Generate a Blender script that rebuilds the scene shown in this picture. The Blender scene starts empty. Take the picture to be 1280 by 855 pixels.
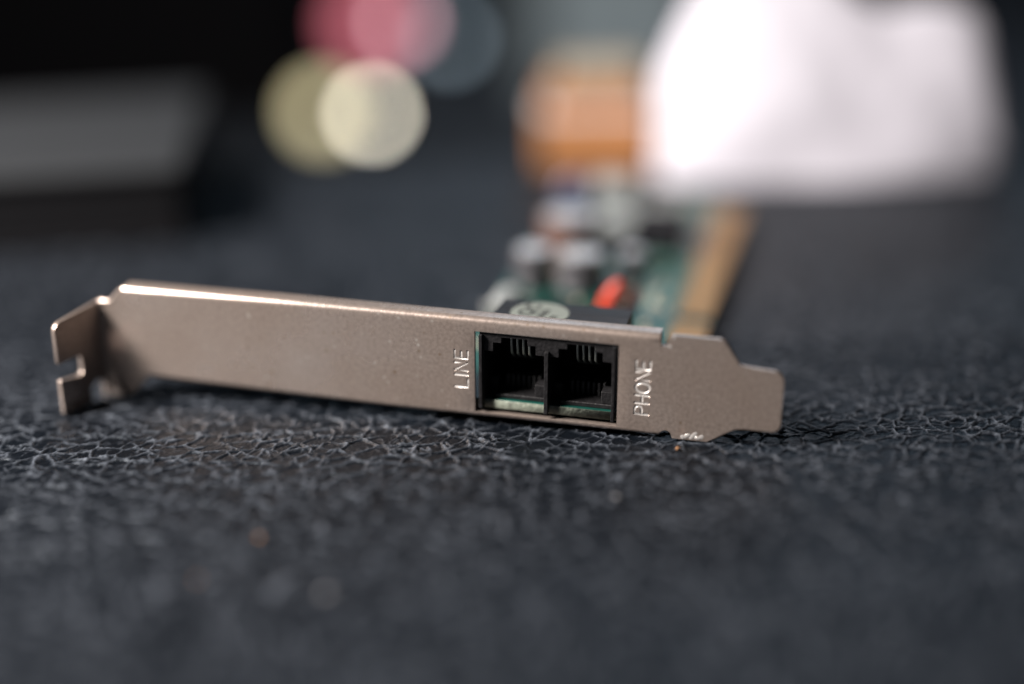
import bpy, bmesh, math, random
import numpy as np
from mathutils import Matrix, Vector

random.seed(7)
rng = np.random.default_rng(11)
S = bpy.context.scene
COL = S.collection
MM = 0.001

# ------------------------------------------------------------------ frame of reference
# Card frame (mm): X along the bracket, Y away from the viewer, Z up across the bracket.
# The card leans back a little and rests on its screw tab, its lower shoulder and its far end.
LEAN, YAW, PITCH = 0.015, -0.239, 0.406
CAM = Vector((126.545, -209.581, 107.187))
TILT = Matrix.Rotation(-LEAN, 3, 'X')
pA = Vector((-2.4, -11.1, -3.45)); pB = Vector((108.0, 0.0, -0.12)); pC = Vector((100.0, 129.0, -2.2))
nrm = (pB - pA).cross(pC - pA).normalized()
LEVEL = nrm.rotation_difference(Vector((0, 0, 1))).to_matrix()
TURN = Matrix.Rotation(YAW, 3, 'Z')                     # the viewer looks along +Y
BASE = TURN @ LEVEL
h0 = (BASE @ pB).z
cw = BASE @ CAM
ORG = Vector((cw.x, cw.y, h0))                          # origin: on the table, below the camera


def fit_to_world(v):
    return (BASE @ Vector(v) - ORG) * MM


def card_matrix():
    m = (BASE @ TILT).to_4x4()
    m.translation = fit_to_world((0, 0, 0))
    return m


CARD = card_matrix()
fw = Vector((math.sin(YAW) * math.cos(PITCH), math.cos(YAW) * math.cos(PITCH), -math.sin(PITCH)))
rt = Vector((math.cos(YAW), -math.sin(YAW), 0))
up = rt.cross(fw)

# ------------------------------------------------------------------ camera
cd = bpy.data.cameras.new('camera')
cam = bpy.data.objects.new('camera', cd)
COL.objects.link(cam)
rot = Matrix((BASE @ rt, BASE @ up, BASE @ (-fw))).transposed()
cam.matrix_world = Matrix.Translation(fit_to_world(CAM)) @ rot.to_4x4()
cd.lens = 50
cd.sensor_width = 36
cd.clip_start = 0.01
cd.clip_end = 50
cd.dof.use_dof = True
cd.dof.focus_distance = 0.2365
cd.dof.aperture_fstop = 2.0
cd.dof.aperture_blades = 0
cd.dof.aperture_rotation = 0.3
S.camera = cam

# ------------------------------------------------------------------ world and lamps
wd = bpy.data.worlds.new('World')
S.world = wd
wd.use_nodes = True
bg = wd.node_tree.nodes['Background']
bg.inputs[0].default_value = (0.62, 0.76, 1.0, 1)
bg.inputs[1].default_value = 0.022


def area_light(name, loc, target, size, size_y, power, color):
    l = bpy.data.lights.new(name, 'AREA')
    l.shape = 'RECTANGLE'
    l.size, l.size_y, l.energy, l.color = size, size_y, power, color
    o = bpy.data.objects.new(name, l)
    COL.objects.link(o)
    o.location = loc
    o.rotation_euler = (Vector(target) - Vector(loc)).to_track_quat('-Z', 'Y').to_euler()
    return o


area_light('window_light', (-0.37, 0.12, 0.32), (0.0, 0.27, 0), 0.12, 0.145, 10.2, (1.0, 0.93, 0.87))
area_light('sheen_light', (0.25, 1.55, 0.62), (0.05, 0.30, 0), 0.6, 0.45, 1.3, (0.60, 0.80, 1.0))  # added unseen back light for the cool sheen on the leather

S.render.engine = 'CYCLES'
S.view_settings.view_transform = 'Standard'
S.view_settings.look = 'None'
S.view_settings.exposure = 0.0
S.view_settings.gamma = 1.0
S.view_settings.use_curve_mapping = False
cy = S.cycles
cy.use_denoising = True
try:
    cy.denoiser = 'OPENIMAGEDENOISE'
    cy.denoising_prefilter = 'ACCURATE'
except Exception:
    pass
cy.use_adaptive_sampling = False
cy.max_bounces = 8
cy.sample_clamp_indirect = 4.0
cy.caustics_reflective = False
cy.caustics_refractive = False


# ------------------------------------------------------------------ materials
class NT:
    def __init__(self, name):
        m = bpy.data.materials.new(name)
        m.use_nodes = True
        self.m, self.t = m, m.node_tree
        self.b = self.t.nodes['Principled BSDF']

    def n(self, kind, **kw):
        x = self.t.nodes.new(kind)
        for k, v in kw.items():
            if k.startswith('i_'):
                x.inputs[k[2:].replace('_', ' ')].default_value = v
            else:
                setattr(x, k, v)
        return x

    def l(self, a, b):
        self.t.links.new(a, b)


def ramp(nt, fac, stops):
    r = nt.n('ShaderNodeValToRGB')
    e = r.color_ramp.elements
    while len(e) > len(stops):
        e.remove(e[-1])
    while len(e) < len(stops):
        e.new(0.5)
    for el, (p, c) in zip(e, stops):
        el.position = p
        el.color = (c[0], c[1], c[2], 1) if hasattr(c, '__len__') else (c, c, c, 1)
    nt.l(fac, r.inputs[0])
    return r.outputs[0]


def simple(name, color, rough=0.5, metal=0.0, spec=0.5, var=0.15, scale=400.0, bump=0.0, bscale=3000.0, emit=0.0):
    nt = NT(name)
    b = nt.b
    tc = nt.n('ShaderNodeTexCoord')
    nz = nt.n('ShaderNodeTexNoise', i_Scale=scale, i_Detail=4.0)
    nt.l(tc.outputs['Object'], nz.inputs['Vector'])
    lo = [c * (1 - var) for c in color]
    hi = [min(1, c * (1 + var)) for c in color]
    nt.l(ramp(nt, nz.outputs[0], [(0.3, lo), (0.7, hi)]), b.inputs['Base Color'])
    b.inputs['Roughness'].default_value = rough
    b.inputs['Metallic'].default_value = metal
    b.inputs['Specular IOR Level'].default_value = spec
    if bump:
        n2 = nt.n('ShaderNodeTexNoise', i_Scale=bscale, i_Detail=3.0)
        nt.l(tc.outputs['Object'], n2.inputs['Vector'])
        bp = nt.n('ShaderNodeBump', i_Strength=bump, i_Distance=0.0001)
        nt.l(n2.outputs[0], bp.inputs['Height'])
        nt.l(bp.outputs[0], b.inputs['Normal'])
    if emit:
        b.inputs['Emission Color'].default_value = (*color, 1)
        b.inputs['Emission Strength'].default_value = emit
    return nt.m


def steel_material():
    nt = NT('tarnished nickel plated steel')
    b = nt.b
    tc = nt.n('ShaderNodeTexCoord')
    big = nt.n('ShaderNodeTexNoise', i_Scale=42.0, i_Detail=7.0, i_Roughness=0.6)
    fine = nt.n('ShaderNodeTexNoise', i_Scale=1700.0, i_Detail=3.0)
    spots = nt.n('ShaderNodeTexVoronoi', i_Scale=620.0)
    msk = nt.n('ShaderNodeTexNoise', i_Scale=55.0, i_Detail=2.0)
    for x in (big, fine, spots, msk):
        nt.l(tc.outputs['Object'], x.inputs['Vector'])
    base = ramp(nt, big.outputs[0], [(0.25, (0.38, 0.30, 0.258)), (0.5, (0.47, 0.385, 0.34)), (0.75, (0.54, 0.465, 0.425))])
    # fine mottling of the plating
    mx = nt.n('ShaderNodeMix', data_type='RGBA', blend_type='MULTIPLY')
    mx.inputs['Factor'].default_value = 0.68
    nt.l(base, mx.inputs['A'])
    nt.l(ramp(nt, fine.outputs[0], [(0.3, 0.62), (0.65, 1.0)]), mx.inputs['B'])
    # sparse brown and pale specks
    sp = ramp(nt, spots.outputs['Distance'], [(0.10, 1.0), (0.22, 0.0)])
    mk = ramp(nt, msk.outputs[0], [(0.46, 0.0), (0.60, 1.0)])
    mul = nt.n('ShaderNodeMath', operation='MULTIPLY')
    nt.l(sp, mul.inputs[0]); nt.l(mk, mul.inputs[1])
    m2 = nt.n('ShaderNodeMix', data_type='RGBA')
    nt.l(mul.outputs[0], m2.inputs['Factor'])
    nt.l(mx.outputs['Result'], m2.inputs['A'])
    hs = nt.n('ShaderNodeMix', data_type='RGBA')
    nt.l(spots.outputs['Color'], hs.inputs['Factor'])
    hs.inputs['A'].default_value = (0.20, 0.12, 0.06, 1)
    hs.inputs['B'].default_value = (0.75, 0.70, 0.66, 1)
    nt.l(hs.outputs['Result'], m2.inputs['B'])
    nt.l(m2.outputs['Result'], b.inputs['Base Color'])
    b.inputs['Metallic'].default_value = 0.72
    nt.l(ramp(nt, big.outputs[0], [(0.3, 0.40), (0.7, 0.22)]), b.inputs['Roughness'])
    bp = nt.n('ShaderNodeBump', i_Strength=0.5, i_Distance=0.00004)
    nt.l(fine.outputs[0], bp.inputs['Height'])
    nt.l(bp.outputs[0], b.inputs['Normal'])
    return nt.m


def leather_material():
    nt = NT('black grained leather')
    b = nt.b
    tc = nt.n('ShaderNodeTexCoord')
    at = nt.n('ShaderNodeAttribute', attribute_name='ridge')
    n1 = nt.n('ShaderNodeTexNoise', i_Scale=2300.0, i_Detail=5.0, i_Roughness=0.65)
    n2 = nt.n('ShaderNodeTexNoise', i_Scale=38.0, i_Detail=4.0)
    n3 = nt.n('ShaderNodeTexNoise', i_Scale=900.0, i_Detail=3.0)
    for x in (n1, n2, n3):
        nt.l(tc.outputs['Object'], x.inputs['Vector'])
    c0 = ramp(nt, n2.outputs[0], [(0.3, (0.0020, 0.0029, 0.0045)), (0.7, (0.0036, 0.0048, 0.0070))])
    mx = nt.n('ShaderNodeMix', data_type='RGBA')
    # worn, dusty crests of the grain
    wr = nt.n('ShaderNodeMath', operation='MULTIPLY')
    nt.l(at.outputs['Fac'], wr.inputs[0])
    nt.l(ramp(nt, n3.outputs[0], [(0.35, 0.25), (0.65, 0.95)]), wr.inputs[1])
    nt.l(wr.outputs[0], mx.inputs['Factor'])
    nt.l(c0, mx.inputs['A'])
    mx.inputs['B'].default_value = (0.088, 0.099, 0.120, 1)
    nt.l(mx.outputs['Result'], b.inputs['Base Color'])
    nt.l(ramp(nt, n3.outputs[0], [(0.3, 0.27), (0.7, 0.45)]), b.inputs['Roughness'])
    b.inputs['Specular IOR Level'].default_value = 0.15
    b.inputs['Specular Tint'].default_value = (0.78, 0.88, 1.0, 1)
    bp = nt.n('ShaderNodeBump', i_Strength=0.8, i_Distance=0.00012)
    nt.l(n1.outputs[0], bp.inputs['Height'])
    nt.l(bp.outputs[0], b.inputs['Normal'])
    return nt.m


M = {
    'steel': steel_material(),
    'leather': leather_material(),
    'stamp': simple('bright stamped metal', (0.62, 0.59, 0.57), 0.36, 0.5, var=0.05),
    'black_plastic': simple('black textured plastic', (0.011, 0.0105, 0.0115), 0.45, spec=.35, var=0.4, scale=1500, bump=1.0, bscale=1900),
    'comb_painted_light': simple('black plastic with painted light', (0.05, 0.05, 0.052), 0.4),  # socket plastic painted lighter so the unlit comb ribs show
    'gold_pin': simple('plated contact wire', (0.40, 0.43, 0.40), 0.35, 0.8),
    'pcb': simple('green circuit board lacquer', (0.006, 0.050, 0.040), 0.35, var=0.3, scale=160, bump=0.3, bscale=900),
    'pcb_edge': simple('cut fibreglass edge', (0.17, 0.19, 0.155), 0.6, var=0.6, scale=900, bump=0.8, bscale=2500),
    'gold': simple('worn gold contact', (0.50, 0.275, 0.11), 0.45, 0.8, var=0.2, scale=300),
    'sticker': simple('pale green paper sticker', (0.15, 0.165, 0.148), 0.55, var=0.06, scale=600),
    'ink': simple('black ink', (0.015, 0.015, 0.015), 0.6),
    'alu': simple('brushed aluminium can', (0.74, 0.73, 0.74), 0.42, 0.75, var=0.06),
    'sleeve_dark': simple('grey capacitor sleeve', (0.06, 0.058, 0.065), 0.4),
    'sleeve_brown': simple('brown capacitor sleeve', (0.10, 0.055, 0.045), 0.4),
    'red': simple('red epoxy', (0.50, 0.04, 0.016), 0.35, var=0.12),
    'maroon': simple('maroon epoxy', (0.09, 0.015, 0.012), 0.4),
    'blue': simple('blue epoxy', (0.045, 0.06, 0.12), 0.4),
    'chip': simple('black chip epoxy', (0.008, 0.008, 0.010), 0.7, spec=0.15),
    'grey_label': simple('grey paper label', (0.30, 0.32, 0.32), 0.55),
    'tin': simple('tinned lead', (0.6, 0.6, 0.6), 0.35, 0.9),
    'ceramic': simple('beige ceramic', (0.42, 0.36, 0.28), 0.5),
    'silk': simple('white silkscreen ink', (0.62, 0.68, 0.64), 0.6),
    'paper': simple('white paper', (0.62, 0.605, 0.68), 0.8, var=0.02, scale=60),
    'kraft': simple('orange tan card', (0.36, 0.155, 0.055), 0.6, var=0.12, scale=30),
    'tan': simple('pale tan card', (0.30, 0.26, 0.20), 0.6, var=0.08, scale=30),
    'white_band': simple('white paper band', (0.62, 0.55, 0.54), 0.7),
    'grey_cover': simple('grey notebook cover', (0.009, 0.011, 0.014), 0.75),
    'black_cloth': simple('black cloth', (0.004, 0.004, 0.005), 0.9, spec=0.1),
    'floor': simple('dark blue grey floor', (0.065, 0.075, 0.09), 0.6, var=0.2, scale=8),
    'pale_blue': simple('pale blue grey paint', (0.45, 0.56, 0.62), 0.6),
    'navy': simple('dark navy paint', (0.012, 0.018, 0.028), 0.6),
    'crumb': simple('tan crumb', (0.26, 0.13, 0.06), 0.8, var=0.3, scale=3000),
    'dust': simple('grey lint', (0.13, 0.13, 0.14), 0.9),
    'glint_cream': simple('cream glint glow', (1.0, 0.93, 0.76), 0.4, emit=14.0),  # glow colours of the added balls that imitate blurred glints
    'glint_yellow': simple('yellow glint glow', (0.95, 0.83, 0.50), 0.4, emit=1.6),
    'glint_red': simple('red glint glow', (0.80, 0.20, 0.27), 0.4, emit=1.1),
    'glint_pink': simple('pink glint glow', (0.95, 0.55, 0.62), 0.4, emit=5.0),
    'glint_grey': simple('dim blue glint glow', (0.55, 0.72, 0.85), 0.4, emit=1.6),
}


# ------------------------------------------------------------------ mesh helpers (all in mm)
def link(name, me, parent=None, mat=None):
    o = bpy.data.objects.new(name, me)
    COL.objects.link(o)
    if mat is not None:
        me.materials.clear()
        me.materials.append(M[mat])
    if parent is not None:
        o.parent = parent
    return o


def finish(bm, smooth=None, scale=MM):
    bmesh.ops.scale(bm, vec=(scale,) * 3, verts=bm.verts)
    bmesh.ops.recalc_face_normals(bm, faces=bm.faces)
    me = bpy.data.meshes.new('mesh')
    bm.to_mesh(me)
    bm.free()
    if smooth is not None:
        me.polygons.foreach_set('use_smooth', [True] * len(me.polygons))
        me.set_sharp_from_angle(angle=math.radians(smooth))
    return me


def box_bm(x0, x1, y0, y1, z0, z1, bev=0.0, bm=None, seg=2):
    own = bm is None
    if own:
        bm = bmesh.new()
    r = bmesh.ops.create_cube(bm, size=1)
    for v in r['verts']:
        v.co = Vector(((x0 + x1) / 2 + v.co.x * (x1 - x0), (y0 + y1) / 2 + v.co.y * (y1 - y0), (z0 + z1) / 2 + v.co.z * (z1 - z0)))
    if bev:
        es = list({e for v in r['verts'] for e in v.link_edges})
        bmesh.ops.bevel(bm, geom=es, offset=bev, segments=seg, affect='EDGES', profile=0.5)
    return bm


def lathe_bm(profile, segs=32, bm=None, center=(0, 0, 0)):
    bm = bm or bmesh.new()
    rings = []
    for r, z in profile:
        if r < 1e-6:
            rings.append([bm.verts.new((center[0], center[1], center[2] + z))])
        else:
            rings.append([bm.verts.new((center[0] + r * math.cos(a), center[1] + r * math.sin(a), center[2] + z))
                          for a in (2 * math.pi * i / segs for i in range(segs))])
    for a, b in zip(rings, rings[1:]):
        for i in range(segs):
            j = (i + 1) % segs
            if len(a) == 1 and len(b) == 1:
                continue
            if len(a) == 1:
                bm.faces.new((a[0], b[i], b[j]))
            elif len(b) == 1:
                bm.faces.new((a[i], a[j], b[0]))
            else:
                bm.faces.new((a[i], a[j], b[j], b[i]))
    return bm


def tube_bm(pts, r, segs=8, bm=None):
    bm = bm or bmesh.new()
    pts = [Vector(p) for p in pts]
    rings = []
    for i, p in enumerate(pts):
        t = (pts[min(i + 1, len(pts) - 1)] - pts[max(i - 1, 0)]).normalized()
        a = t.orthogonal().normalized() if abs(t.y) > 0.9 else t.cross(Vector((0, 1, 0))).normalized()
        b = t.cross(a)
        rings.append([bm.verts.new(p + a * r * math.cos(k) + b * r * math.sin(k)) for k in (2 * math.pi * j / segs for j in range(segs))])
    for a, b in zip(rings, rings[1:]):
        for i in range(segs):
            bm.faces.new((a[i], a[(i + 1) % segs], b[(i + 1) % segs], b[i]))
    for ring, p, s in ((rings[0], pts[0], -1), (rings[-1], pts[-1], 1)):
        bm.faces.new(ring if s > 0 else ring[::-1])
    return bm


def outline_mesh(outline, holes, depth, bevel=0.0, res=2):
    """closed 2-D outline with holes, extruded to `depth` (mm) centred on z=0, edges rounded"""
    cu = bpy.data.curves.new('outline', 'CURVE')
    cu.dimensions = '2D'
    cu.fill_mode = 'BOTH'
    for poly in [outline] + list(holes):
        sp = cu.splines.new('POLY')
        sp.points.add(len(poly) - 1)
        for p, (x, y) in zip(sp.points, poly):
            p.co = (x, y, 0, 1)
        sp.use_cyclic_u = True
    cu.extrude = depth / 2 - bevel
    cu.bevel_depth = bevel
    cu.bevel_resolution = res
    cu.offset = -bevel
    o = bpy.data.objects.new('outline', cu)
    COL.objects.link(o)
    bpy.context.view_layer.update()
    me = bpy.data.meshes.new_from_object(o.evaluated_get(bpy.context.evaluated_depsgraph_get()))
    bpy.data.objects.remove(o)
    bpy.data.curves.remove(cu)
    return me


def text_mesh(body, size, depth=0.02, spacing=1.0):
    cu = bpy.data.curves.new('text', 'FONT')
    cu.body = body
    cu.size = size
    cu.extrude = depth / 2
    cu.offset = size * .02
    cu.resolution_u = 4
    cu.space_character = spacing
    o = bpy.data.objects.new('text', cu)
    COL.objects.link(o)
    bpy.context.view_layer.update()
    me = bpy.data.meshes.new_from_object(o.evaluated_get(bpy.context.evaluated_depsgraph_get()))
    bpy.data.objects.remove(o)
    bpy.data.curves.remove(cu)
    return me


def xf(me, m, smooth=None):
    """transform a mesh (mm) by m and bring it to metres"""
    me.transform(Matrix.Scale(MM, 4) @ m)
    me.update()
    if smooth is not None:
        me.polygons.foreach_set('use_smooth', [True] * len(me.polygons))
        me.set_sharp_from_angle(angle=math.radians(smooth))
    return me


def thing(name, label, cat, group=None, matrix=None):
    o = bpy.data.objects.new(name, None)
    o.empty_display_size = 0.01
    COL.objects.link(o)
    if matrix is not None:
        o.matrix_world = matrix
    return tag(o, label, cat, group)


def tag(o, label, cat, group=None):
    o['label'] = label
    o['category'] = cat
    if group:
        o['group'] = group
    return o


# ------------------------------------------------------------------ table (leather with real grain)
def hash2(ix, iy, k):
    h = (ix * 374761393 + iy * 668265263 + k * 982451653) & 0xFFFFFFFF
    h = ((h ^ (h >> 13)) * 1274126177) & 0xFFFFFFFF
    h = h ^ (h >> 16)
    return (h & 0xFFFF) / 65535.0


def vnoise(x, y, k):
    ix, iy = np.floor(x).astype(np.int64), np.floor(y).astype(np.int64)
    fx, fy = x - ix, y - iy
    fx, fy = fx * fx * (3 - 2 * fx), fy * fy * (3 - 2 * fy)
    a, b = hash2(ix, iy, k), hash2(ix + 1, iy, k)
    c, d = hash2(ix, iy + 1, k), hash2(ix + 1, iy + 1, k)
    return (a * (1 - fx) + b * fx) * (1 - fy) + (c * (1 - fx) + d * fx) * fy


def worley_edge(x, y, k):
    ix, iy = np.floor(x).astype(np.int64), np.floor(y).astype(np.int64)
    f1 = np.full(x.shape, 9.0); f2 = np.full(x.shape, 9.0); idc = np.zeros(x.shape)
    for dx in (-1, 0, 1):
        for dy in (-1, 0, 1):
            jx, jy = ix + dx, iy + dy
            px, py = jx + hash2(jx, jy, k), jy + hash2(jx, jy, k + 1)
            d = np.hypot(x - px, y - py)
            nearer = d < f1
            f2 = np.where(nearer, f1, np.minimum(f2, d))
            idc = np.where(nearer, hash2(jx, jy, k + 2), idc)
            f1 = np.where(nearer, d, f1)
    return f2 - f1, idc


def grain(x, y):
    """height (mm) and crest mask of the leather grain at table coordinates in mm"""
    wx = x + 0.5 * (vnoise(x / 1.7, y / 1.7, 5) - .5) + 0.16 * (vnoise(x / .5, y / .5, 6) - .5)
    wy = y + 0.5 * (vnoise(x / 1.7, y / 1.7, 7) - .5) + 0.16 * (vnoise(x / .5, y / .5, 8) - .5)
    c, s = math.cos(0.5), math.sin(0.5)
    rx, ry = wx * c + wy * s, -wx * s + wy * c
    e1, i1 = worley_edge(rx / 4.4, ry / 3.0, 21)
    c, s = math.cos(-0.7), math.sin(-0.7)
    qx, qy = wx * c + wy * s, -wx * s + wy * c
    e2, i2 = worley_edge(qx / 3.4, qy / 2.3, 41)
    e3, i3 = worley_edge(wx / 0.62, wy / 0.62, 61)
    e4, i4 = worley_edge(ry / 1.5, rx / 2.2, 91)
    m1 = np.clip(vnoise(x / 2.3, y / 2.3, 71) * 1.5 + .15, 0, 1)
    m2 = np.clip(vnoise(x / 1.9, y / 1.9, 72) * 2.2 - .5, 0, 1)
    m4 = np.clip(vnoise(x / 1.5, y / 1.5, 73) * 2.4 - 1.25, 0, 1)
    r1 = np.exp(-(e1 / .09) ** 2) * m1
    r2 = np.maximum(np.exp(-(e2 / .10) ** 2) * m2, .8 * np.exp(-(e4 / .12) ** 2) * m4)
    groove = np.exp(-(np.abs(e1 - .22) / .06) ** 2) * m1
    pebble = np.sqrt(np.clip(e3, 0, 1)) * (.4 + .6 * i3)
    h = 0.32 * r1 + 0.26 * r2 - 0.10 * groove + 0.07 * pebble + 0.20 * (i1 - .5) * np.clip(e1 * 4, 0, 1)
    h += 0.05 * (vnoise(x / .35, y / .35, 81) - .5) + 0.30 * (vnoise(x / 14, y / 14, 82) - .5)
    return h - 0.3, np.clip(np.maximum(r1, r2), 0, 1) ** 1.7


def axis(parts):
    out = [parts[0][0]]
    for a, b, step in parts:
        n = max(1, int(round((b - a) / step)))
        out += [a + (b - a) * (i + 1) / n for i in range(n)]
    return np.array(out)


TX0, TX1, TY0, TY1 = -330.0, 330.0, 60.0, 405.0
gx = axis([(TX0, -125, 4), (-125, 125, 0.25), (125, TX1, 4)])
gy = axis([(TY0, 100, 3), (100, 175, 0.5), (175, 255, 0.22), (255, TY1, .6)])
X, Y = np.meshgrid(gx, gy)
Hh, Rg = grain(X, Y)
edge = np.clip((TY1 - Y) / 14, 0, 1)
Hh = Hh - 9 * (1 - np.sqrt(np.clip(1 - (1 - edge) ** 2, 0, 1)))      # rounded far edge
ny, nx = X.shape
co = np.stack([X, Y, Hh], -1).reshape(-1, 3) * MM
idx = np.arange(nx * ny).reshape(ny, nx)
quads = np.stack([idx[:-1, :-1], idx[:-1, 1:], idx[1:, 1:], idx[1:, :-1]], -1).reshape(-1, 4)
# skirt down the four sides so that the top is a solid slab
border = np.concatenate([idx[0, :], idx[1:, -1], idx[-1, -2::-1], idx[-2:0, 0]])
low = co[border].copy(); low[:, 2] = -0.03
nb = len(border)
base_i = len(co)
co = np.concatenate([co, low])
li = base_i + np.arange(nb)
sk = np.stack([border, li, np.roll(li, -1), np.roll(border, -1)], -1)
quads = np.concatenate([quads, sk])
me = bpy.data.meshes.new('table_top')
me.vertices.add(len(co)); me.vertices.foreach_set('co', co.ravel())
me.loops.add(quads.size); me.loops.foreach_set('vertex_index', quads.ravel().astype(np.int32))
me.polygons.add(len(quads))
me.polygons.foreach_set('loop_start', np.arange(0, quads.size, 4, dtype=np.int32))
me.polygons.foreach_set('use_smooth', np.ones(len(quads), bool))
me.update(calc_edges=True)
at = me.attributes.new('ridge', 'FLOAT', 'POINT')
at.data.foreach_set('value', np.concatenate([Rg.ravel(), np.zeros(nb)]).astype(np.float32))
table = link('table_top', me, None, 'leather')
table['kind'] = 'structure'
table['label'] = 'black grained leather table top under the card'

FLOOR_Z = -190.0
floor = link('floor', finish(box_bm(-1500, 1500, 300, 4200, FLOOR_Z - 20, FLOOR_Z)), None, 'floor')
floor['kind'] = 'structure'
floor['label'] = 'dark blue grey lower floor beyond the table edge'

# ------------------------------------------------------------------ the modem card
card = thing('modem_card', 'green circuit card with bent metal bracket and two phone sockets, on black leather', 'circuit card', matrix=CARD)

# --- bracket: one bent sheet, laid out flat as columns of points and folded along both long edges
U0, UT = 0.9, 120.0
R_TOP, R_BOT, FL = 1.05, 0.9, 2.2
O0, O1, OZ0, OZ1 = 69.0, 93.3, 0.98, 15.65


def v_top(u):
    if u <= 2.4: return 14.6
    if u < 5.0: return 14.6 + (u - 2.4) / 2.6 * 3.2
    if u <= 99.9: return 17.65 + .35 * min(1, (u - 5) / 30)
    if u <= 100.3: return 18.15 - (u - 99.9) / .4 * 1.95
    if u <= 101.0: return 16.2
    if u <= 101.9: return 16.2 + math.sin((u - 101.0) / .9 * math.pi / 2) * 2.0
    if u <= 109.3: return 18.2
    if u <= 110.3: return 18.2 - .35 * ((u - 109.3) / 1.0) ** 2
    if u <= 112.9: return 17.85 - (u - 110.3) / 2.6 * 3.75
    if u <= 114: return 14.1 - .25 * (u - 112.9) / 1.1
    e = u - (UT - 1.6)
    return 13.85 - (0.45 * (u - 114) / 6) - (1.6 - math.sqrt(max(0, 1.6 ** 2 - e * e)) if e > 0 else 0)


def v_bot(u):
    if u <= 4.0: return -3.4
    if u < 8.6: return -3.4 + (u - 4.0) / 4.6 * 4.1
    if u <= 100.4: return .7 * max(0, 1 - (u - 8.6) / 45)
    if u <= 100.7: return (u - 100.4) / .3 * .9
    if u <= 102.3: return .9 + .35 * math.sin((u - 100.7) / 1.6 * math.pi)
    if u <= 102.6: return .9 - (u - 102.3) / .3 * .95
    if u <= 108.3: return -.05
    if u <= 112.6: return -.05 + (u - 108.3) / 4.3 * 2.75
    if u <= 113.6: return 2.7 + .25 * (u - 112.6)
    e = u - (UT - 1.5)
    return 2.95 + (1.5 - math.sqrt(max(0, 1.5 ** 2 - e * e)) if e > 0 else 0)


us = sorted(set(list(np.linspace(U0, 2.5, 3)) + list(np.linspace(2.5, 5.0, 4)) + list(np.linspace(5, 8.6, 5)) + list(np.linspace(8.6, O0, 20))
    + list(np.linspace(O0, O1, 9)) + list(np.linspace(O1, 99.9, 4)) + [100.3, 100.4, 100.7] + list(np.linspace(101.0, 101.9, 6))
    + list(np.linspace(102.1, 102.6, 4)) + list(np.linspace(102.6, 108.3, 4)) + list(np.linspace(108.3, 110.3, 6)) + list(np.linspace(110.3, 112.9, 4))
    + list(np.linspace(112.9, 118.3, 5)) + list(np.linspace(118.4, 120.0, 9))))
us = [round(float(u), 4) for u in us]
face_rows = [OZ0, 3.0, 5.5, 8.0, 10.5, 13.0, OZ1, 16.2, 16.6]
NB = 8
bm = bmesh.new()
cols = []
F0, F1 = 5.0, 99.9                                       # folded edges run between these columns
for u in us:
    t, b_ = v_top(u), v_bot(u)
    folded_t, folded_b = F0 <= u <= F1, 8.6 <= u <= 100.4
    pts = []
    # bottom fold
    for k in range(NB + 2):
        if folded_b:
            if k == 0: pts.append((FL * .8, b_))
            else:
                a = math.pi / 2 * (k - 1) / NB
                pts.append((R_BOT * (1 - math.sin(a)), b_ + R_BOT * (1 - math.cos(a))))
        else:
            pts.append((0.0, b_ + (OZ0 - b_ if b_ < OZ0 else 2.2) * .92 * k / (NB + 2)))
    lo = pts[-1][1]
    hi_flat = t - R_TOP if folded_t else None
    if hi_flat is None:
        hi_flat = t - min(1.2, (t - b_) * .1)
    full = F0 <= u <= F1 and folded_b
    for v in face_rows:
        if full:
            pts.append((0.0, max(v, lo + .06) if v < 2 else min(v, t - R_TOP - .02 * (18 - v))))
        else:
            f = (v - R_BOT) / (18.4 - R_TOP - R_BOT)
            pts.append((0.0, lo + (hi_flat - lo) * min(1, max(.004, f))))
    for k in range(1, NB + 2):
        if folded_t:
            if k == NB + 1: pts.append((R_TOP + FL, t))
            else:
                a = math.pi / 2 * k / NB
                pts.append((R_TOP * (1 - math.cos(a)), t - R_TOP * (1 - math.sin(a))))
        else:
            pts.append((0.0, hi_flat + (t - hi_flat) * k / (NB + 1)))
    cols.append([bm.verts.new((u, w, v)) for w, v in pts])
r0 = NB + 2
iz0, iz1 = r0 + face_rows.index(OZ0), r0 + face_rows.index(OZ1)
for c in range(len(cols) - 1):
    ua, ub = us[c], us[c + 1]
    for r in range(len(cols[0]) - 1):
        if ua >= O0 - 1e-3 and ub <= O1 + 1e-3 and iz0 <= r < iz1:
            continue
        bm.faces.new((cols[c][r], cols[c + 1][r], cols[c + 1][r + 1], cols[c][r + 1]))
for e in bm.edges:
    e.smooth = True
bracket_me = finish(bm)
bracket_me.polygons.foreach_set('use_smooth', [True] * len(bracket_me.polygons))
# front faces must look towards -Y so that the sheet thickens backwards
mid = min(bracket_me.polygons, key=lambda p: (p.center - Vector((.04, 0, .009))).length)
if mid.normal.y > 0:
    bracket_me.flip_normals()
bracket = link('bracket_plate', bracket_me, card, 'steel')
md = bracket.modifiers.new('thickness', 'SOLIDIFY'); md.thickness = 0.8 * MM; md.offset = -1; md.use_even_offset = True
md = bracket.modifiers.new('edges', 'BEVEL'); md.width = 0.17 * MM; md.segments = 3; md.limit_method = 'ANGLE'; md.angle_limit = math.radians(50); md.harden_normals = False

# --- screw tab, folded towards the viewer, slightly splayed
TA = 0.25


def arc(cx, cy, r, a0, a1, n=6):
    return [(cx + r * math.cos(math.radians(a0 + (a1 - a0) * i / n)), cy + r * math.sin(math.radians(a0 + (a1 - a0) * i / n))) for i in range(n + 1)]


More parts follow.
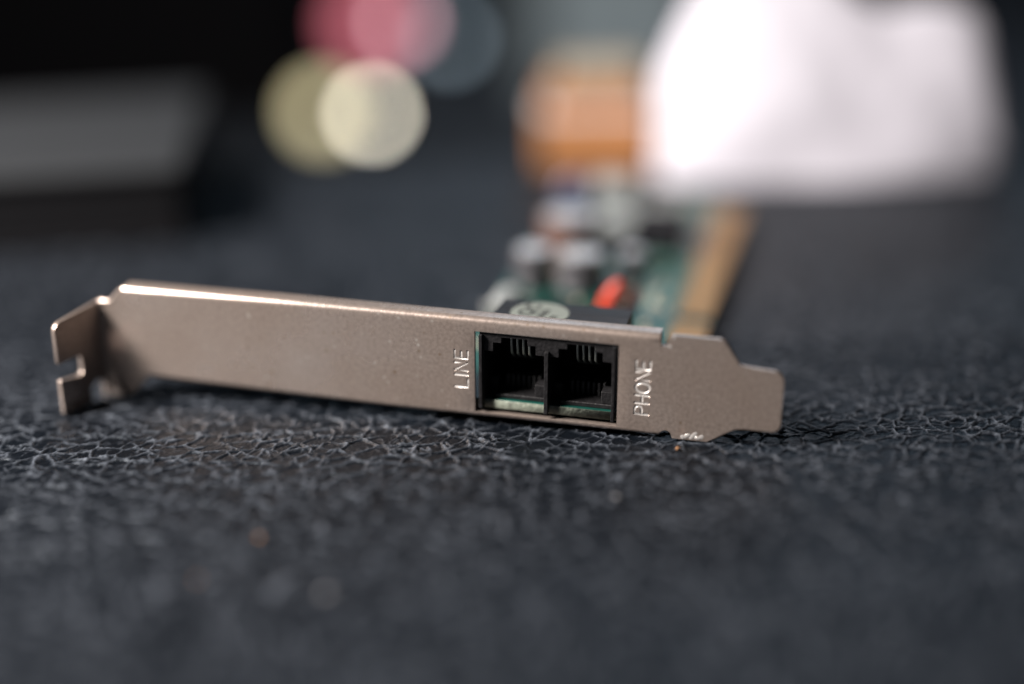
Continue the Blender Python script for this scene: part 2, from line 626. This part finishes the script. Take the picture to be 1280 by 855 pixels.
tab_outline = ([(0.35, -3.45), (1.1, -3.45), (1.1, -1.6)] + arc(2.75, -1.4, 1.65, 180, 0, 10) + [(4.4, -3.45)] + [(10.9, -3.45), (11.4, -2.95)]
    + [(11.4, 3.1), (11.2, 3.35), (6.6, 2.6)] + arc(6.5, 3.3, .5, 270, 180, 3) + [(6.0, 5.9), (6.5, 6.4), (11.15, 6.35), (11.4, 6.7)]
    + arc(9.7, 12.2, 1.7, 0, 90, 6) + [(0.35, 14.6)])
tme = outline_mesh(tab_outline, [], 0.8, 0.12)
# outline x -> -Y (towards viewer), outline y -> Z, thickness -> X
tm = Matrix(((-math.sin(TA), 0, math.cos(TA), -0.1), (-math.cos(TA), 0, -math.sin(TA), 0.6), (0, 1, 0, 0), (0, 0, 0, 1)))
xf(tme, tm, 40)
tab = link('screw_tab', tme, card, 'steel')
tab['label'] = 'bent screw tab with open slot, in its own shadow'
# rounded bend between tab and plate
bm = bmesh.new()
outer = [(1.0 - 1.35 * math.sin(a), .80 - 1.0 * (1 - math.cos(a))) for a in (math.pi / 2 * k / 8 for k in range(9))]
inner = [(1.0 - .50 * math.sin(a), .00 - .25 * (1 - math.cos(a))) for a in (math.pi / 2 * k / 8 for k in range(9))]
lo_o = [bm.verts.new((x, y, -3.4)) for x, y in outer]; hi_o = [bm.verts.new((x, y, 14.6)) for x, y in outer]
lo_i = [bm.verts.new((x, y, -3.4)) for x, y in inner]; hi_i = [bm.verts.new((x, y, 14.6)) for x, y in inner]
for k in range(8):
    bm.faces.new((lo_o[k], lo_o[k + 1], hi_o[k + 1], hi_o[k]))
    bm.faces.new((lo_i[k + 1], lo_i[k], hi_i[k], hi_i[k + 1]))
    bm.faces.new((hi_o[k], hi_o[k + 1], hi_i[k + 1], hi_i[k]))
    bm.faces.new((lo_o[k + 1], lo_o[k], lo_i[k], lo_i[k + 1]))
bm.faces.new((lo_o[0], hi_o[0], hi_i[0], lo_i[0])); bm.faces.new((lo_o[8], lo_i[8], hi_i[8], hi_o[8]))
bend = link('tab_bend', finish(bm, 40), tab, 'steel')
bend.name = 'bend'

# --- stamped lettering, reading upwards
GLYPH = {
    'L': ([[(0, 1), (0, 0), (.62, 0)]], .62), 'I': ([[(0, 0), (0, 1)]], 0.0),
    'N': ([[(0, 0), (0, 1), (.62, 0), (.62, 1)]], .62), 'E': ([[(.6, 0), (0, 0), (0, 1), (.6, 1)], [(0, .5), (.52, .5)]], .6),
    'P': ([[(0, 0), (0, 1), (.38, 1), (.56, .93), (.63, .75), (.56, .57), (.38, .5), (0, .5)]], .63),
    'H': ([[(0, 0), (0, 1)], [(.62, 0), (.62, 1)], [(0, .5), (.62, .5)]], .62),
    'O': ([[(.36 + .36 * math.cos(a), .5 + .5 * math.sin(a)) for a in (2 * math.pi * i / 16 for i in range(17))]], .72),
}


cut = bmesh.new()


def stroke(bm, pts, r):
    tube_bm(pts, r, 10, bm)
    for p in pts:
        bmesh.ops.create_uvsphere(bm, u_segments=10, v_segments=6, radius=r, matrix=Matrix.Translation(p))


def stamp(word, base_u, cap_u, v0, v1, r):
    hgt = base_u - cap_u
    total = sum(GLYPH[c][1] for c in word)
    gap = ((v1 - v0) / hgt - total) / (len(word) - 1)
    scale_a = 1.0
    if gap > .42:
        scale_a = ((v1 - v0) / hgt - .36 * (len(word) - 1)) / total; gap = .36
    a = 0.0
    for c in word:
        bm = bmesh.new()
        for st in GLYPH[c][0]:
            pts = [(base_u - y * hgt, 0.0, v0 + (a + x * scale_a) * hgt) for x, y in st]
            tube_bm(pts, r, 12, bm)
            stroke(cut, [(p[0], -.02, p[2]) for p in pts], r + .012)
        # keep the hollow back half: the lining of the stamped groove
        bmesh.ops.delete(bm, geom=[f for f in bm.faces if len(f.verts) > 4], context='FACES')
        bmesh.ops.bisect_plane(bm, geom=bm.verts[:] + bm.edges[:] + bm.faces[:], plane_co=(0, .03, 0), plane_no=(0, -1, 0), clear_outer=True)
        bmesh.ops.scale(bm, vec=(1, .5, 1), verts=bm.verts)
        o = link('letter', finish(bm, 60), bracket, 'stamp')
        o['label'] = 'stamped bright letter ' + c
        a += GLYPH[c][1] * scale_a + gap


stamp('LINE', 67.75, 65.5, 5.35, 11.9, 0.23)
stamp('PHONE', 98.5, 96.2, 3.75, 13.2, 0.25)
bmesh.ops.scale(cut, vec=(1, .66, 1), verts=cut.verts)
cutter = link('cutter', finish(cut), None, 'steel')
cutter.parent = card
md = bracket.modifiers.new('grooves', 'BOOLEAN')
md.operation = 'DIFFERENCE'; md.object = cutter; md.solver = 'EXACT'; md.use_self = True
bpy.context.view_layer.update()
cut_me = bpy.data.meshes.new_from_object(bracket.evaluated_get(bpy.context.evaluated_depsgraph_get()))
bracket.modifiers.clear()
bracket.data = cut_me
cut_me.set_sharp_from_angle(angle=math.radians(40))
bpy.data.objects.remove(cutter)

link('rolled_edge', finish(tube_bm([(.2, .42, 14.45), (2.4, .42, 14.45), (3.7, .44, 15.95), (4.9, .46, 17.2)], .5, 12), 60), bracket, 'steel')

# scraped bright marks on the lower shoulder
for x, z, l, a in ((105.0, .62, 1.1, .5), (106.1, .8, 1.3, .9), (106.9, .45, .9, .2), (107.4, .7, .7, .6), (104.4, .4, .6, .1), (101.55, 16.2, .3, 1.2), (102.2, 17.9, .3, .2)):
    bm = bmesh.new()
    bmesh.ops.create_icosphere(bm, subdivisions=2, radius=1)
    for v in bm.verts:
        v.co = Vector((v.co.x * l * .72, v.co.y * .05, v.co.z * .36)) + Vector((random.uniform(-.05, .05), 0, random.uniform(-.06, .06)))
    bmesh.ops.transform(bm, matrix=Matrix.Translation((x, -.0, z)) @ Matrix.Rotation(-a, 4, 'Y'), verts=bm.verts)
    link('scrape', finish(bm, 60), bracket, 'stamp')

# --- circuit board
ZP = 3.08
PCB_T = 1.6
board_outline = [(60.2, 1.05), (96.4, 1.05), (96.4, 33.4), (103.2, 33.4), (103.7, 34.0), (103.7, 46.2), (97.6, 46.2), (97.6, 48.0),
                 (103.7, 48.0), (103.7, 121.2), (103.2, 121.8), (96.6, 121.8), (96.6, 131.0), (60.2, 131.0)]
bme = outline_mesh(board_outline, [], PCB_T, 0.08)
xf(bme, Matrix.Translation((0, 0, ZP - PCB_T / 2)))
board = link('circuit_board', bme, card, 'pcb')
board.data.materials.append(M['pcb_edge'])
for p in board.data.polygons:
    if abs(p.normal.z) < .5:
        p.material_index = 1
# gold contacts on the edge tongue
cm = finish(box_bm(-3.4, 3.4, -.46, .46, 0, .05, .02, seg=1))
cm.materials.append(M['gold'])
w = 35.2
while w < 121.0:
    if not (45.2 < w < 49.0):
        o = bpy.data.objects.new('gold_contact', cm); COL.objects.link(o); o.parent = board
        o.location = (100.2 * MM, w * MM, ZP * MM)
    w += 1.27
# solder points and trimmed leads under the board (what the far end rests on)
lead_me = finish(lathe_bm([(0, -1.0), (.35, -.95), (.5, -.5), (.9, 0), (0, 0)], 8), 60)
lead_me.materials.append(M['tin'])
for _ in range(40):
    o = bpy.data.objects.new('solder_joint', lead_me); COL.objects.link(o); o.parent = board
    o.location = (random.uniform(63, 94) * MM, random.uniform(6, 128) * MM, (ZP - PCB_T) * MM)

# --- double socket block
J0, J1, JZ0, JZ1, JD = 69.75, 92.85, ZP + .02, 15.35, 17.3
JF = -0.15                                               # front face pokes into the opening


def slot(x0, x1):
    zt, zb = JZ1 - 3.2, JZ0
    return [(x0, zb), (x0, zt), (x0 + 1.6, zt), (x0 + 1.6, zt + 1.6), (x0 + 3.0, zt + 1.6), (x0 + 3.0, zt + 2.6),
            (x1 - 3.0, zt + 2.6), (x1 - 3.0, zt + 1.6), (x1 - 1.6, zt + 1.6), (x1 - 1.6, zt), (x1, zt), (x1, zb)]


jm = (J0 + J1) / 2
cavs = [(J0 + .75, jm - .35), (jm + .35, J1 - .6)]
depth_cav = 12.5
fme = outline_mesh([(J0, JZ0)] + slot(*cavs[0]) + slot(*cavs[1]) + [(J1, JZ0), (J1, JZ1), (J0, JZ1)], [], depth_cav, 0.07, 1)
xf(fme, Matrix(((1, 0, 0, 0), (0, 0, 1, JF + depth_cav / 2 + .6), (0, 1, 0, 0), (0, 0, 0, 1))), 30)
jack = link('socket_block', fme, card, 'black_plastic')
jack['label'] = 'black plastic block of two side by side phone sockets'
link('back_shell', finish(box_bm(J0, J1, JF + .6 + depth_cav, JD, JZ0, JZ1, .1)), jack, 'black_plastic')
# thin walls standing forward of the recessed body
for x0, x1, zl in ((J0, J0 + .6, JZ0 - 1.3), (jm - .35, jm + .35, JZ0 - 1.2), (J1 - .55, J1, JZ0 - 1.3)):
    link('divider', finish(box_bm(x0, x1, JF - .1, 1.25, zl, JZ1 - (.2 if x0 != jm - .35 else 2.2), .1)), jack, 'black_plastic')
for ci, (x0, x1) in enumerate(cavs):
    cx = (x0 + x1) / 2
    # comb at the back of the cavity floor
    ramp_bm = bmesh.new()
    box_bm(x0 + 1.7, x1 - .1, 1.75, 12.4, JZ0 + .02, JZ0 + .8, .1, ramp_bm, 1)
    link('floor_ramp', finish(ramp_bm), jack, 'black_plastic')
    link('key_block', finish(box_bm(x1 - 2.0, x1 - .02, 2.0, 4.6, JZ0 + .82, JZ0 + 3.0, .12)), jack, 'black_plastic')
    link('key_block', finish(box_bm(x0 + .02, x0 + 1.5, 4.4, 6.2, JZ0 + .02, JZ0 + 2.8, .12)), jack, 'black_plastic')
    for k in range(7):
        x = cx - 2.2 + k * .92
        link('comb_rib', finish(box_bm(x - .2, x + .2, 5.0, 12.4, JZ0 + .81, JZ0 + 3.2, .08, seg=1)), jack, 'comb_painted_light')
    for k in range(4):
        x = cx + .1 + (k - 1.0) * 1.02
        bm = tube_bm([(x, 2.2, JZ1 - .7), (x, 2.3, JZ1 - 2.4), (x, 2.6, JZ1 - 3.9), (x, 4.0, JZ1 - 5.0), (x, 8.5, JZ1 - 7.0), (x, 12.3, JZ1 - 8.6)], .23, 8)
        link('contact_wire', finish(bm, 60), jack, 'gold_pin')

# sticker on top of the block
st = link('sticker', finish(lathe_bm([(0, .05), (5.0, .05), (5.08, .02), (5.08, 0), (0, 0)], 48)), jack, 'sticker')
SX, SY = 77.55, 11.5
st.location = (SX * MM, SY * MM, (JZ1 + .005) * MM)
st['label'] = 'round pale inspection sticker reading QC PASSED 01'
for body, size, off, along in (('QC', 3.7, -1.0, -2.3), ('PASSED', 1.7, 1.3, -3.6), ('01', 1.8, 3.5, -1.6)):
    tme = text_mesh(body, size, .03)
    ang = math.radians(78)
    xf(tme, Matrix.Rotation(ang, 4, 'Z') @ Matrix.Translation((along, -off, .07)))
    o = link('printed_text', tme, st, 'ink')
    o['label'] = 'black print ' + body

# --- components on the board
def part(name, me, mat, loc=(0, 0, 0), rz=0, label=None, parent=card):
    o = link(name, me, parent, mat)
    o.location = Vector(loc) * MM
    o.rotation_euler[2] = rz
    if label:
        o['label'] = label
    return o


def can_capacitor(x, y, r, h, sleeve, label=None):
    c = part('capacitor', finish(lathe_bm([(0, 0), (r * .96, 0), (r, .3), (r, .9), (r * .93, 1.3), (r, 1.7), (r, h - .5), (r * .94, h - .1), (r * .86, h - .05)], 32), 35), sleeve, (x, y, ZP), 0, label)
    bm = lathe_bm([(r * .9, h - .12), (r * .86, h), (r * .3, h + .02), (0, h + .02)], 32)
    part('can_top', finish(bm, 35), 'alu', (0, 0, 0), 0, None, c)
    bm = bmesh.new()
    for a in (0, math.pi / 2):
        b2 = box_bm(-r * .7, r * .7, -.12, .12, h + .0, h + .05, 0, bm)
    part('vent_score', finish(bm), 'tin', (0, 0, 0), .4, None, c)
    return c


can_capacitor(69.3, 77.5, 6.2, 9.5, 'sleeve_brown', 'largest silver topped capacitor with brown sleeve')
can_capacitor(66.0, 57.5, 3.9, 8.0, 'sleeve_dark')
can_capacitor(75.6, 58.5, 5.0, 7.6, 'sleeve_dark')
can_capacitor(84.5, 70.0, 2.6, 5.0, 'sleeve_dark')


def disc_capacitor(x, y, r, t, h, mat, rz, label=None, tall=1.0, lean=0.0):
    bm = bmesh.new()
    bmesh.ops.create_uvsphere(bm, u_segments=24, v_segments=14, radius=1)
    for v in bm.verts:
        drop = 1.0 + .18 * max(0, -v.co.z)
        v.co = Vector((v.co.x * r / drop + v.co.z * lean, v.co.y * t / 2, v.co.z * r * tall))
    c = part('disc_capacitor', finish(bm, 60), mat, (x, y, ZP + h), rz, label)
    for s in (-1, 1):
        part('lead', finish(tube_bm([(s * 1.0, 0, -h - .1), (s * 1.1, 0, -h * .5), (s * 1.2, 0, -r * .55)], .22, 8)), 'tin', (0, 0, 0), 0, None, c)
    return c


disc_capacitor(84.6, 42.0, 1.9, 2.4, 4.2, 'red', .3, 'glossy red drop shaped capacitor', 2.1, 1.7)
disc_capacitor(88.2, 43.5, 1.8, 2.2, 3.4, 'maroon', .3, 'dark maroon drop shaped capacitor', 1.6, 1.2)
disc_capacitor(64.6, 108.0, 4.6, 3.2, 5.0, 'blue', .2, 'blue disc capacitor at the far end')

# crystal can lying on its side
bm = box_bm(-2.2, 2.2, -5.5, 5.5, 0, 4.0, 1.6, seg=4)
cr = part('crystal_can', finish(bm, 40), 'grey_label', (64.0, 40.5, ZP + .1), -.05, 'silver crystal can lying beside the socket block')
part('flange', finish(box_bm(-2.6, 2.6, -6.1, -5.4, -.05, 4.3, .3)), 'tin', (0, 0, 0), 0, None, cr)


def chip(x, y, sx, sy, h, n, rz=0, label=None, sticker=None):
    c = part('chip', finish(box_bm(-sx / 2, sx / 2, -sy / 2, sy / 2, .25, h, .18)), 'chip', (x, y, ZP), rz, label)
    pin = finish(box_bm(0, .9, -.18, .18, 0, .35, .05, seg=1)); pin.materials.append(M['tin'])
    for side in (0, 1):
        for k in range(n):
            o = bpy.data.objects.new('pin', pin); COL.objects.link(o); o.parent = c
            yy = -sy / 2 + (k + .5) * sy / n
            o.location = Vector(((sx / 2 if side == 0 else -sx / 2), yy, .02)) * MM
            if side: o.rotation_euler[2] = math.pi
    if sticker:
        part('paper_label', finish(box_bm(-sx * sticker, sx * sticker, -sy * sticker, sy * sticker, h + .005, h + .06)), 'grey_label', (0, 0, 0), 0, None, c)
    return c


chip(87.4, 91.0, 11.0, 14.0, 6.0, 10, 0, 'black chip near the gold contacts')
chip(76.5, 95.5, 8.5, 17.0, 3.0, 12, 0, 'long chip with grey paper label', .44)
chip(74.5, 42.0, 5.0, 7.5, 1.9, 6, .02)
chip(83.5, 115.0, 9.0, 7.0, 2.0, 7, 0, 'chip with grey label at the far end', .4)
bm = box_bm(-5.0, 5.0, -5.5, 5.5, 0, 5.2, .5)
part('relay', finish(bm, 30), 'grey_label', (71.8, 119.5, ZP), 0, 'grey box relay at the far end')
# small ceramic parts
sm = finish(box_bm(-.8, .8, -.5, .5, 0, .7, .08, seg=1)); sm.materials.append(M['ceramic'])
blocked = [(69.3, 77.5, 8), (66, 57.5, 6), (75.6, 58.5, 7), (84.4, 42, 4), (88, 44.5, 4), (64.6, 108, 6), (64, 40.5, 8), (87.6, 93.5, 9), (76.5, 95.5, 10), (74.5, 42, 6), (83.5, 115, 7), (71.8, 119.5, 8), (84.5, 70, 4)]
made = []
for _ in range(400):
    x, y = random.uniform(62, 94), random.uniform(21, 128)
    if any(math.hypot(x - a, y - b) < r for a, b, r in blocked) or any(math.hypot(x - a, y - b) < 2.6 for a, b in made):
        continue
    made.append((x, y))
    o = bpy.data.objects.new('chip_resistor', sm); COL.objects.link(o); o.parent = card
    o.location = Vector((x, y, ZP)) * MM
    o.rotation_euler[2] = random.choice((0, math.pi / 2))
    if len(made) >= 34:
        break
# white print on the board
for x0, y0, wx, wy in ((80, 34, 5, .4), (80, 34, .4, 6), (90.5, 50, .4, 9), (90.5, 50, 4, .4), (87, 60, .5, 14), (89.2, 62, 3.4, .4), (89.2, 70, 3.4, .4), (62, 48.5, 6, .4), (79, 76, .4, 8), (82, 81.5, 10, .4), (79, 104.5, 14, .4)):
    link('silkscreen_line', finish(box_bm(x0, x0 + wx, y0, y0 + wy, ZP + .004, ZP + .02)), board, 'silk')

# ------------------------------------------------------------------ what stands behind, out of focus
def ground_at(px, py, z):
    """point (mm) of height z seen at photograph pixel px, py"""
    f = 50 / 36 * 1280
    d = fw + rt * ((px - 640) / f) - up * ((py - 427.5) / f)
    d = BASE @ d
    o = BASE @ CAM - ORG
    t = (z - o.z) / d.z
    return o + d * t


def at_depth(px, py, depth):
    f = 50 / 36 * 1280
    d = fw + rt * ((px - 640) / f) - up * ((py - 427.5) / f)
    return BASE @ CAM - ORG + (BASE @ d) * depth


# crumpled white paper: a creased closed sheet standing near the back edge of the table
def crumpled(name, profile, y0, thick, mat, label, cat, seed):
    r = random.Random(seed)
    bm = bmesh.new()
    n = 30
    rows = 14
    front, back = [], []
    for i in range(n + 1):
        s = i / n
        x, top = profile(s)
        cf, cb = [], []
        for k in range(rows + 1):
            t = k / rows
            z = 0.3 + top * t
            bulge = math.sin(math.pi * min(1, .47 + t * .50)) ** .6 * (0.35 + .65 * math.sin(math.pi * s) ** .5)
            j = .45 * math.sin(i * .55 + 2.1 * math.sin(k * .5 + i * .13)) + (r.random() - .5) * .5 * (k > 0)
            cf.append(bm.verts.new((x + r.uniform(-.3, .3), y0 - bulge * thick / 2 + j, z if k == 0 else z + r.uniform(-.3, .3))))
            cb.append(bm.verts.new((x + r.uniform(-.3, .3), y0 + bulge * thick / 2 + 1.5 + j * .6, z if k == 0 else z + r.uniform(-.3, .3))))
        front.append(cf); back.append(cb)
    for g, flip in ((front, 0), (back, 1)):
        for i in range(n):
            for k in range(rows):
                q = (g[i][k], g[i + 1][k], g[i + 1][k + 1], g[i][k + 1])
                bm.faces.new(q[::-1] if flip else q)
    for i in range(n):
        bm.faces.new((front[i][rows], front[i + 1][rows], back[i + 1][rows], back[i][rows]))
        bm.faces.new((back[i][0], back[i + 1][0], front[i + 1][0], front[i][0]))
    for k in range(rows):
        bm.faces.new((back[0][k], front[0][k], front[0][k + 1], back[0][k + 1]))
        bm.faces.new((front[n][k], back[n][k], back[n][k + 1], front[n][k + 1]))
    return tag(link(name, finish(bm, 50), None, mat), label, cat)


pl, pr = ground_at(800, 222, 0), ground_at(1250, 226, 0)
yb = 370.0
sc = 1.0


def paper_profile(s):
    x = (36 + (127 - 36) * s)
    tops = [(0, 26), (.06, 40), (.14, 52), (.25, 60), (.42, 58), (.55, 47), (.64, 42), (.78, 44), (.88, 42), (.95, 32), (1, 16)]
    for (a, h1), (b, h2) in zip(tops, tops[1:]):
        if a <= s <= b:
            return x, h1 + (h2 - h1) * (s - a) / (b - a)
    return x, 16


crumpled('crumpled_paper', paper_profile, yb, 20, 'paper', 'large crumpled white paper standing behind the card', 'paper', 3)

# tan card box with an orange lower half and a white paper band
bxr = thing('card_box', 'small orange and tan card box left of the crumpled paper', 'box', matrix=Matrix.Translation(Vector((20, 390, 0)) * MM))
link('lower_half', finish(box_bm(-15, 16, -9, 9, .05, 14.5, .8)), bxr, 'kraft')
link('paper_band', finish(box_bm(-15.3, 16.3, -9.3, 9.3, 14.52, 16.3, .3)), bxr, 'white_band')
link('upper_half', finish(box_bm(-13, 14, -8, 8, 16.32, 23, .8)), bxr, 'kraft')
link('lid', finish(box_bm(-10, 13.5, -7.5, 7.5, 23.02, 28.5, 1.5)), bxr, 'tan')

# black bag far left, grey notebook below it, both on the lower level
p = ground_at(180, 118, FLOOR_Z)
bm = bmesh.new()
bmesh.ops.create_cube(bm, size=1)
bmesh.ops.subdivide_edges(bm, edges=bm.edges, cuts=6, use_grid_fill=True)
for v in bm.verts:
    c = v.co.copy()
    v.co = Vector((c.x * 520, c.y * 240, (c.z + .5) * 420))
    k = (c.z + .5)
    v.co.x *= 1 - .06 * k * k
    v.co += Vector((random.uniform(-6, 6), random.uniform(-6, 6), 0 if c.z < -.49 else random.uniform(-6, 6)))
blk = link('black_bag', finish(bm, 50), None, 'black_cloth')
blk.location = Vector((-435, 1330, FLOOR_Z)) * MM
tag(blk, 'large black bag standing beyond the table at far left', 'bag')
nb_ = thing('notebook', 'thick black edged notebook with grey cover lying at the far left', 'notebook',
           matrix=Matrix.Translation(Vector((-80, 324, 0)) * MM) @ Matrix.Rotation(.13, 4, 'Z'))
link('back_cover', finish(box_bm(-262, 0, 0, 84, .05, 2, .5)), nb_, 'black_cloth')
link('pages', finish(box_bm(-260, -2, 1.5, 82, 2.02, 16.98)), nb_, 'black_cloth')
link('cover', finish(box_bm(-262, 0, 0, 84, 17, 19.5, .8)), nb_, 'grey_cover')


def glint_stand_in(px, py, depth, rx, rz, mat, label, group):  # added glowing ball on a stem, standing in for an out-of-focus glint
    q = at_depth(px, py, depth)
    root = thing('glint_stand_in', label, 'glow ball', group, Matrix.Translation(Vector((q.x, q.y, FLOOR_Z)) * MM))
    hz = q.z - FLOOR_Z
    link('base', finish(lathe_bm([(0, 0), (11, 0), (11, 3), (4, 5), (3, hz - rz - 1), (0, hz - rz - 1)], 24), 40), root, 'navy')
    bm = bmesh.new()
    bmesh.ops.create_uvsphere(bm, u_segments=24, v_segments=14, radius=1)
    bmesh.ops.transform(bm, matrix=Matrix.Translation((0, 0, hz)) @ Matrix.Diagonal((rx, rz, rz, 1)), verts=bm.verts)
    link('glow_ball', finish(bm, 60), root, mat)
    return root


G = 'small glow balls added for out of focus glints behind the table'
glint_stand_in(465, 142, 780, 4.6, 4.6, 'glint_cream', 'brightest cream glow ball standing in for a glint beyond the table edge', G)
glint_stand_in(404, 140, 760, 10, 10, 'glint_yellow', 'dim yellow glow ball added left of the bright cream one', G)
glint_stand_in(462, 30, 790, 15, 12, 'glint_red', 'red glow ball added above the bright cream one', G)
glint_stand_in(500, 26, 800, 6, 6, 'glint_pink', 'small pink glow ball standing in for a glint over the red one', G)
glint_stand_in(562, 48, 830, 6, 6, 'glint_grey', 'faint bluish glow ball standing in for a glint right of the pink one', G)

# pale blue box and dark navy panels far behind
o = thing('storage_box', 'pale blue grey box far behind the tan card box', 'box', matrix=Matrix.Translation(Vector((90, 1420, FLOOR_Z)) * MM))
link('body', finish(box_bm(-75, 90, -60, 60, .05, 260, 4)), o, 'pale_blue')
link('lid', finish(box_bm(-78, 93, -63, 63, 260.05, 300, 4)), o, 'pale_blue')

# ------------------------------------------------------------------ crumbs and lint on the leather
def crumb(px, py, r, mat, label, cat):
    q = ground_at(px, py, 0)
    bm = bmesh.new()
    bmesh.ops.create_icosphere(bm, subdivisions=2, radius=r)
    for v in bm.verts:
        v.co *= random.uniform(.75, 1.25)
        v.co.z *= .7
    o = link('crumb', finish(bm, 40), None, mat)
    o.location = Vector((q.x, q.y, -.1 + r * .5)) * MM
    return tag(o, label, cat)


crumb(847, 561, .38, 'crumb', 'tiny orange crumb under the bracket notch', 'crumb')
crumb(325, 673, .45, 'crumb', 'tan crumb in the blurred leather at lower left', 'crumb')
crumb(247, 725, .32, 'crumb', 'small tan crumb nearest the lower left corner', 'crumb')
crumb(410, 745, .75, 'dust', 'grey speck of lint in the blurred front leather', 'lint')
crumb(770, 622, .5, 'dust', 'pale fleck of lint in front of the sockets', 'lint')
